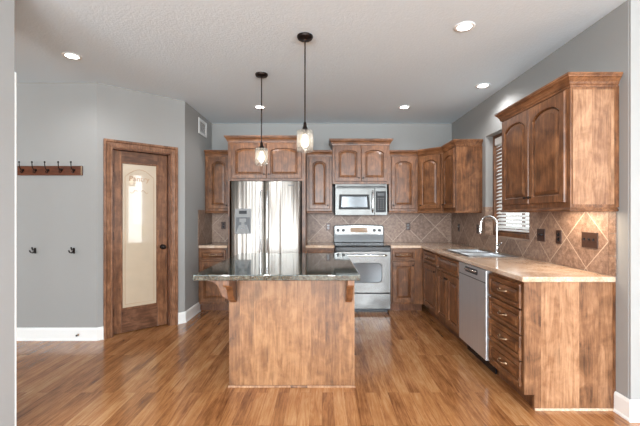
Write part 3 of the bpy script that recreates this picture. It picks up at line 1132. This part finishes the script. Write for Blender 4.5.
# faucet
fa = thing('kitchen_faucet', (1.918, 3.98, CT1 + .0065), 0, 'tall gooseneck satin chrome faucet behind the sink', 'faucet')
MB().lathe([(.028, 0), (.028, .008), (.021, .014), (.018, .06), (.017, .10), (.013, .108)], (0, 0, 0), 20).build('base', M['chrome'], fa)
pts = [(0, 0, .10), (0, 0, .30)]
for k in range(1, 15):
    a = PI * k / 14
    pts.append((-.09 + .09 * math.cos(a), 0, .30 + .095 * math.sin(a)))
pts.append((-.182, 0, .28))
MB().tube(pts, .0125, 12).build('spout', M['chrome'], fa)
MB().lathe([(.0135, .285), (.0165, .27), (.018, .215), (.016, .205)], (-.183, 0, 0), 16).build('spray_head', M['chrome'], fa)
MB().tube([(0, -.015, .075), (0, -.05, .085), (-.0, -.10, .115)], [.011, .008, .006], 10).build('lever_handle', M['chrome'], fa)

# ------------------------------------------------------------------ island
IX0, IX1, IY0, IY1 = -.718, .251, 2.804, 3.90
isl = thing('kitchen_island', (IX0, IY0, 0), 0, 'wooden kitchen island with plain board front and carved corbels', 'kitchen island')
iw, idp = IX1 - IX0, IY1 - IY0
B(0.012, iw - .012, .018, idp - .02, 0.0, .873).build('body', M['wood_island'], isl)
B(0.0, iw, 0, .0175, 0.0, .873).build('front_panel', M['wood_island'], isl, bevel=.001)
for x0 in (0.0, iw - .0115):
    B(x0, x0 + .0115, .018, idp - .02, 0, .873).build('side_panel', M['wood_island'], isl)
B(-.008, iw + .008, -.012, -.0005, 0, .018).build('shoe_molding', M['wood_panel'], isl, bevel=.004)
for i in range(2):
    d = door_mesh(.45, .70).build('door', M['wood'], isl)
    d.rotation_euler = (0, 0, PI)
    d.location = (.475 + i * .465, idp - .02, .14)
cp = [(0, 0), (.18, 0), (.18, -.042), (.170, -.046), (.168, -.056), (.150, -.058), (.130, -.064), (.110, -.078), (.094, -.098), (.084, -.125), (.072, -.155), (.056, -.176), (.036, -.190), (.018, -.196), (.014, -.208), (0, -.214)]


def corbel(x, y, rz, sc=1.0):
    mb = MB().prism([(u * sc, v) for u, v in cp], -.024, .024, 'y')
    o = mb.build('corbel', M['wood'], isl, bevel=.003)
    o.location = (x, y, .872)
    o.rotation_euler = (0, 0, rz)


corbel(-.0005, .05, PI)
corbel(-.0005, idp - .12, PI)
corbel(.035, -.0005, R(-90), 1.25)
corbel(iw - .045, -.0005, R(-90), 1.25)
it = B(-.904, .268, 2.534, 3.985, .874, .914).build('island_countertop', M['granite'], bevel=.005, seg=3)
tag(it, 'polished dark granite top overhanging the kitchen island', 'countertop')

# ------------------------------------------------------------------ refrigerator
fx0, fx1, fy = -1.192, -.288, 4.75
rf = thing('refrigerator', (fx0, fy, 0), 0, 'stainless steel side-by-side refrigerator with ice and water dispenser', 'refrigerator')
fw2 = fx1 - fx0
B(.004, fw2 - .004, .075, .82, .02, 1.765).build('cabinet', M['dark_grey'], rf, bevel=.004)
B(.01, fw2 - .01, .04, .075, .0, .05).build('kick_grille', M['dark_grey'], rf)
sp = .437


def curved_door(x0, x1, hole=None):
    """door with a gently crowned front"""
    n = 14
    rs = []
    f = []
    for k in range(n + 1):
        u = k / n
        x = x0 + (x1 - x0) * u
        e = min(u, 1 - u) * (x1 - x0)
        y = .012 - .012 * (1 - (2 * u - 1) ** 2) + (0.012 * (1 - min(e, .014) / .014) ** 2)
        f.append((x, y))
    poly_ = f + [(x1, .068), (x0, .068)]
    return poly_


zd0, zd1 = .06, 1.772
dl = MB().prism(curved_door(.0, sp - .003), zd0, zd1).build('door', M['steel'], rf)
dr = MB().prism(curved_door(sp + .003, fw2), zd0, zd1).build('door', M['steel'], rf)
for d, hx in ((dl, sp - .042), (dr, sp + .042)):
    for p in d.data.polygons:
        p.use_smooth = abs(p.normal.y) > .5 and len(p.vertices) == 4
    MB().tube([(hx, .008, 1.655), (hx, -.035, 1.63), (hx, -.045, 1.58), (hx, -.045, .75), (hx, -.035, .70), (hx, .008, .675)], .011, 10).build('handle', M['chrome'], d)
# dispenser
px0, px1, pz0, pz1 = .052, .265, 1.085, 1.415
dsp = MB()
dsp.add([], [])
dispo = cells([px0, px0 + .016, px1 - .016, px1], [pz0, pz0 + .02, 1.30, pz1], {(1, 1)}, -.006, .010, 'y').build('dispenser', M['grey'], rf, bevel=.002)
B(px0 + .055, px1 - .055, -.0085, -.0055, 1.345, 1.388).build('display', M['matte_black'], dispo)
B(px0 + .016, px1 - .016, .0, .004, pz0 + .02, 1.30).build('recess_panel', M['dark_grey'], dispo)
MB().prism([(px0 + .02, pz0 + .021), (px1 - .02, pz0 + .021), (px1 - .055, 1.20), (px0 + .055, 1.20)], -.004, -.0005, 'y').build('recess_back', M['grey'], dispo)
MB().box(px0 + .06, px1 - .06, -.012, -.004, 1.235, 1.285).box(px0 + .085, px1 - .085, -.010, -.004, 1.16, 1.235).build('paddle', M['grey'], dispo, bevel=.002)
MB().box(px0 + .085, px1 - .085, -.013, -.010, 1.150, 1.160).build('spout', M['black'], dispo)
B(fw2 - .155, fw2 - .075, -.002, .002, 1.715, 1.728).build('badge', M['grey'], rf)

# ------------------------------------------------------------------ range
rg = thing('kitchen_range', (.178, 4.935, 0), 0, 'freestanding stainless electric range with black glass cooktop', 'range')
rw = .757
B(.004, rw - .004, .04, .62, .03, .895).build('body', M['dark_grey'], rg)
B(.03, rw - .03, .06, .09, 0, .05).build('toe_panel', M['black'], rg)
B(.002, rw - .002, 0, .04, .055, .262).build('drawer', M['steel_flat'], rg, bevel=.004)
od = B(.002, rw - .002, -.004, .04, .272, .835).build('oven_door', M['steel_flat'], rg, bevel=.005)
wn_ = []
for k in range(40):
    a = 2 * PI * k / 40
    cx_, cz_ = math.cos(a), math.sin(a)
    sx = abs(cx_) ** .28 * (1 if cx_ > 0 else -1)
    sz = abs(cz_) ** .28 * (1 if cz_ > 0 else -1)
    wn_.append((rw / 2 + .265 * sx, .545 + .138 * sz))
MB().prism(wn_, -.0065, -.004, 'y').build('window', M['black'], od)
wn2 = [(rw / 2 + (u - rw / 2) * .955, .545 + (v - .545) * .92) for u, v in wn_]
M['oven_glass'] = simple('oven_window_glass', (84, 86, 88), 0.15, 0.6, var=.05)
MB().prism(wn2, -.0085, -.0066, 'y').build('window_glass', M['oven_glass'], od)
MB().tube([(.06, -.004, .785), (.07, -.045, .787), (.10, -.052, .787), (rw - .10, -.052, .787), (rw - .07, -.045, .787), (rw - .06, -.004, .785)], .012, 10).build('handle', M['chrome'], od)
B(0, rw, -.004, .55, .896, .916).build('cooktop', M['black_glass'], rg, bevel=.006)
B(.002, rw - .002, -.002, .04, .84, .895).build('front_trim', M['black'], rg, bevel=.004)
for (bx, by, br_) in ((.20, .15, .10), (.56, .15, .085), (.20, .41, .075), (.56, .41, .10)):
    MB().lathe([(br_, .9162), (br_, .9168), (br_ - .008, .9168), (br_ - .008, .9162)], (bx, by, 0), 32, cap0=False, cap1=False).build('burner_ring', M['grey'], rg)
gd = MB().prism([(0, .916), (rw, .916), (rw, 1.155), (rw - .02, 1.175), (rw / 2, 1.192), (.02, 1.175), (0, 1.155)], .555, .64, 'y').build('back_guard', M['black'], rg, bevel=.006)
gp = MB().prism([(.014, 1.035), (rw - .014, 1.035), (rw - .014, 1.148), (rw - .03, 1.163), (rw / 2, 1.178), (.03, 1.163), (.014, 1.148)], .548, .5545, 'y').build('control_panel', M['steel_flat'], gd, bevel=.002)
B(rw / 2 - .13, rw / 2 + .13, .545, .5478, 1.07, 1.14).build('display', M['display'], gd)
for kx in (.065, .145, rw - .145, rw - .065):
    kb = MB().lathe([(.024, .5478), (.022, .535), (.019, .525), (.015, .523)], (kx, 0, 1.10), 18, 'y')
    kb.box(kx - .003, kx + .003, .519, .5235, 1.082, 1.118)
    kb.build('knob', M['dark_grey'], gd)

# ------------------------------------------------------------------ microwave
mw = thing('microwave', (.188, 5.20, 1.325), 0, 'stainless over-the-range microwave mounted above the range', 'microwave')
mww, mh = .745, .449
B(0, mww, .02, .388, 0.0, mh - .001).build('body', M['dark_grey'], mw)
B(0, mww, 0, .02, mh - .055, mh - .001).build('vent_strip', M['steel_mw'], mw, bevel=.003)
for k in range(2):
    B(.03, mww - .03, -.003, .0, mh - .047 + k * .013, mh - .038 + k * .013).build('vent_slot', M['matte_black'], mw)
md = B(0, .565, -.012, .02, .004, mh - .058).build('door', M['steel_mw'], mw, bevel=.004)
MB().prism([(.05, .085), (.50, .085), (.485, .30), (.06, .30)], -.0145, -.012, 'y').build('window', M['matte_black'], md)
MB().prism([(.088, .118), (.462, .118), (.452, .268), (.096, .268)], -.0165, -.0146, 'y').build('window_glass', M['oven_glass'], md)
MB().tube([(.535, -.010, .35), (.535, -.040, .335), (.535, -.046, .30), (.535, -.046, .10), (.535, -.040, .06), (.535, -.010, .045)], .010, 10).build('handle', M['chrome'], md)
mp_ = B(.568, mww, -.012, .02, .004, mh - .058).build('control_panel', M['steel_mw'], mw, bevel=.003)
B(.580, mww - .020, -.0145, -.012, .045, .345).build('keypad', M['matte_black'], mp_)
B(.605, mww - .045, -.0165, -.0146, .28, .318).build('display', M['dark_grey'], mp_)
keys = MB()
for i in range(3):
    for j in range(6):
        keys.box(.607 + i * .037, .623 + i * .037, -.016, -.0146, .08 + j * .031, .090 + j * .031)
keys.build('buttons', M['grey'], mp_)

# ------------------------------------------------------------------ dishwasher
dw = thing('dishwasher', (1.374, 3.628, 0), RX, 'stainless steel dishwasher between the sink base and the drawers', 'dishwasher')
dww = .602
B(.003, dww - .003, .03, .60, .10, .870).build('body', M['dark_grey'], dw)
B(0.01, dww - .01, .075, .09, 0, .10).build('kick_plate', M['black'], dw)
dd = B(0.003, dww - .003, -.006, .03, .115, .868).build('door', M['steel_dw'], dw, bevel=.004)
B(.006, dww - .006, -.009, -.0062, .760, .766).build('seam', M['dark_grey'], dd)
MB().prism([(.17, .80), (.43, .80), (.44, .825), (.43, .848), (.17, .848), (.16, .825)], -.0085, -.0062, 'y').build('handle_pocket', M['dark_grey'], dd)
MB().tube([(.19, -.007, .83), (.20, -.026, .83), (.40, -.026, .83), (.41, -.007, .83)], .008, 8).build('handle', M['chrome'], dd)


# ------------------------------------------------------------------ pendants
def pendant(x, y, label):
    p = thing('pendant_light', (x, y, 1.83), 0, label, 'pendant light', 'pendants over the island')
    t_ = H - 1.83
    MB().lathe([(.062, t_ - .0005), (.062, t_ - .012), (.055, t_ - .024), (.012, t_ - .026), (.008, t_ - .04)], (0, 0, 0), 28).build('canopy', M['bronze'], p)
    MB().tube([(0, 0, .225), (0, 0, t_ - .03)], .0055, 10).build('rod', M['bronze'], p)
    MB().lathe([(.007, .235), (.012, .225), (.014, .20), (.026, .176), (.028, .169), (.017, .167), (.016, .138), (.012, .134)], (0, 0, 0), 20).build('socket', M['bronze'], p)
    sh = MB().lathe([(.062, 0), (.064, .002), (.064, .158), (.058, .165), (.026, .1675), (.026, .1645), (.056, .162), (.061, .156), (.061, .002), (.062, 0)], (0, 0, 0), 36, cap0=False, cap1=False)
    sh.build('glass_shade', M['seeded_glass'], p)
    bb = MB().lathe([(.012, .134), (.014, .118), (.023, .098), (.029, .074), (.025, .052), (.013, .037), (.003, .032)], (0, 0, 0), 18)
    bb.build('bulb', M['bulb'], p)
    return p


pendant(-.604, 3.625, 'farther glass cylinder pendant on a dark rod, over the left of the island')
pendant(-.134, 2.854, 'nearer larger-looking glass cylinder pendant on a dark rod over the island')

# ------------------------------------------------------------------ recessed lights
proto = thing('recessed_light', (0, 0, H), 0)
MB().lathe([(.052, -.0005), (.075, -.0005), (.075, -.004), (.066, -.007), (.052, -.005)], (0, 0, 0), 28, cap0=False, cap1=False).build('trim_ring', M['white_plastic'], proto)
MB().lathe([(.053, -.001), (.053, -.004), (.03, -.005)], (0, 0, 0), 24).build('lens', M['lamp'], proto)
ld = bpy.data.lights.new('lamp_light', 'SPOT')
ld.energy = CAN_POWER
ld.spot_size = R(165)
ld.spot_blend = 0.6
ld.shadow_soft_size = .06
ld.color = (.97, .98, 1.0)
fill_ld = ld.copy()
fill_ld.energy = 40
lo_ = bpy.data.objects.new('lamp_light', ld)
lo_.location = (0, 0, -.08)
C.objects.link(lo_)
lo_.parent = proto
for i, (x, y, lb) in enumerate(CANS + [(x, y, 'unseen recessed ceiling light added as fill behind the kitchen') for x, y in FILL_CANS]):
    o = proto if i == 0 else copy_thing(proto)
    if i >= 5:
        for ch in o.children:
            if ch.type == 'LIGHT':
                ch.data = fill_ld
    o.location = (x, y, H)
    tag(o, lb, 'ceiling light', 'recessed ceiling lights' if i < 5 else 'added fill lights behind the kitchen')

# ------------------------------------------------------------------ under-cabinet light
ul = thing('under_cabinet_light', (1.86, 2.72, UZ), 0, 'slim light under the large right wall cabinet', 'light')
B(-.03, .03, -.22, .22, -.014, -.001).build('housing', M['white_plastic'], ul)
a_ = area('tube_light', (0, 0, -.018), (0, 0, 0), .04, .38, 6, (1, .82, .62))
a_.parent = ul

# ------------------------------------------------------------------ wall vent
vt = thing('wall_vent', (-1.70, 5.16, 2.46), R(90), 'white air return grille high on the left wall', 'vent')
vw, vh = .34, .215
cells([-vw / 2, -vw / 2 + .05, vw / 2 - .05, vw / 2], [0, .035, vh - .035, vh], {(1, 1)}, -.010, -.0005, 'y').build('frame', M['white_plastic'], vt, bevel=.003)
B(-vw / 2 + .05, vw / 2 - .05, -.002, -.0006, .035, vh - .035).build('backing', M['dark_grey'], vt)
lv = MB()
for k in range(9):
    z = .044 + k * .016
    lv.box(-vw / 2 + .05, vw / 2 - .05, -.008, -.0025, z, z + .006)
lv.build('louvers', M['white_plastic'], vt)

# ------------------------------------------------------------------ coat rack and hooks
rk = thing('coat_rack', (-2.88, 3.86, 1.752), 0, 'long red-brown wooden coat rack with five dark hooks on grey wall', 'coat rack')
B(-.345, .34, -.02, -.0005, 0, .10).build('board', M['wood_rack'], rk, bevel=.004)
B(.330, .3415, -.0225, -.0195, .004, .096).build('end_cap', M['pewter'], rk)


def hook_mesh(sc=1.0):
    mb = MB()
    mb.lathe([(.016 * sc, -.0005), (.014 * sc, -.006 * sc)], (0, 0, 0), 14, 'y')
    mb.tube([(0, -.004 * sc, 0), (0, -.03 * sc, -.005 * sc), (0, -.055 * sc, .03 * sc), (0, -.06 * sc, .085 * sc)], [.006 * sc, .0055 * sc, .005 * sc, .005 * sc], 8)
    mb.lathe([(.004 * sc, .08 * sc), (.010 * sc, .088 * sc), (.010 * sc, .096 * sc), (.004 * sc, .102 * sc)], (0, -.06 * sc, 0), 12)
    mb.tube([(0, -.004 * sc, -.008 * sc), (0, -.02 * sc, -.035 * sc), (0, -.04 * sc, -.032 * sc), (0, -.045 * sc, -.012 * sc)], [.006 * sc, .005 * sc, .005 * sc, .005 * sc], 8)
    return mb


for pxx in (21.5, 34.2, 46.8, 60.2, 72.8):
    xx = (pxx - 322) / 363 * 3.82 + 2.88
    o = hook_mesh(.85).build('hook', M['bronze'], rk)
    o.location = (xx, -.02, .055)
for pxx, lb in ((33.0, 'small dark double hook on the grey wall, farther from the pantry door'), (72.0, 'small dark double hook on the grey wall, nearer to the pantry door')):
    hk = thing('wall_hook', ((pxx - 322) / 363 * 3.83, 3.86, 1.335 - 36 * 3.86 / 363), 0, lb, 'hook', 'double hooks below the coat rack')
    B(-.012, .012, -.004, -.0005, -.03, .03).build('plate', M['bronze'], hk, bevel=.002)
    mb = MB()
    for sg in (-1, 1):
        mb.tube([(0, -.004, .0), (sg * .010, -.025, -.022), (sg * .024, -.034, -.014), (sg * .030, -.038, .008)], [.006, .006, .0055, .007], 8)
    mb.tube([(0, -.004, .01), (0, -.035, .012), (0, -.045, .04)], [.006, .006, .008], 8)
    mb.build('prong', M['bronze'], hk)
ds = thing('door_stop', ((78.5 - 322) / 363 * 3.85, 3.845, .062), 0, 'small door stop screwed to the white baseboard', 'door stop')
MB().lathe([(.012, 0), (.010, -.006), (.004, -.008), (.004, -.02)], (0, 0, 0), 12, 'y').build('rod', M['pewter'], ds)
MB().lathe([(.009, -.02), (.009, -.03), (.006, -.033)], (0, 0, 0), 12, 'y').build('tip', M['black'], ds)


# ------------------------------------------------------------------ switch and outlet plates
def plate(loc, rz, gangs, kind, label):
    w_ = .07 + .046 * (gangs - 1)
    p = thing('outlet_plate' if kind == 'outlet' else 'switch_plate', loc, rz, label, 'outlet' if kind == 'outlet' else 'light switch')
    B(-w_ / 2, w_ / 2, -.006, -.0004, -.057, .057).build('cover', M['dark_plate'], p, bevel=.002)
    for g in range(gangs):
        x = (g - (gangs - 1) / 2) * .046
        if kind == 'outlet':
            for dz in (-.02, .02):
                MB().lathe([(.016, -.0058), (.0155, -.008)], (x, 0, dz), 16, 'y').build('socket', M['black'], p)
        else:
            MB().box(x - .005, x + .005, -.016, -.0058, -.003, .012).build('toggle', M['black'], p, bevel=.001)
    return p


def onright(px_, py_):
    y = 1.992 * 363 / (px_ - 322)
    return (1.9918, y, 1.335 - (py_ - 214.7) * y / 363)


def onback(px_, py_):
    return ((px_ - 322) / 363 * 5.592, 5.5918, 1.335 - (py_ - 214.7) * 5.592 / 363)


plate(onright(541.4, 235), RX, 2, 'switch', 'brown two-gang switch plate nearest the window on the tiled wall')
plate(onright(559.1, 237), RX, 1, 'outlet', 'brown single outlet plate between the two wider plates under the large cabinet')
plate(onright(590, 240), RX, 3, 'switch', 'wide brown three-gang switch plate near the counter end')
plate(onright(459, 227.5), RX, 1, 'outlet', 'brown single outlet plate under the wall cabinet beside the corner')
plate(onright(478, 229), RX, 1, 'switch', 'brown single switch plate on the tiles next to the faucet and window')
plate(onback(408, 226.5), 0, 1, 'outlet', 'brown single outlet plate on the back tiles right of the range')
plate(onback(328.3, 226.8), 0, 1, 'outlet', 'brown single outlet plate on the back tiles left of the range')
plate(onback(223.5, 225.5), 0, 1, 'outlet', 'brown single outlet plate in the nook left of the refrigerator')
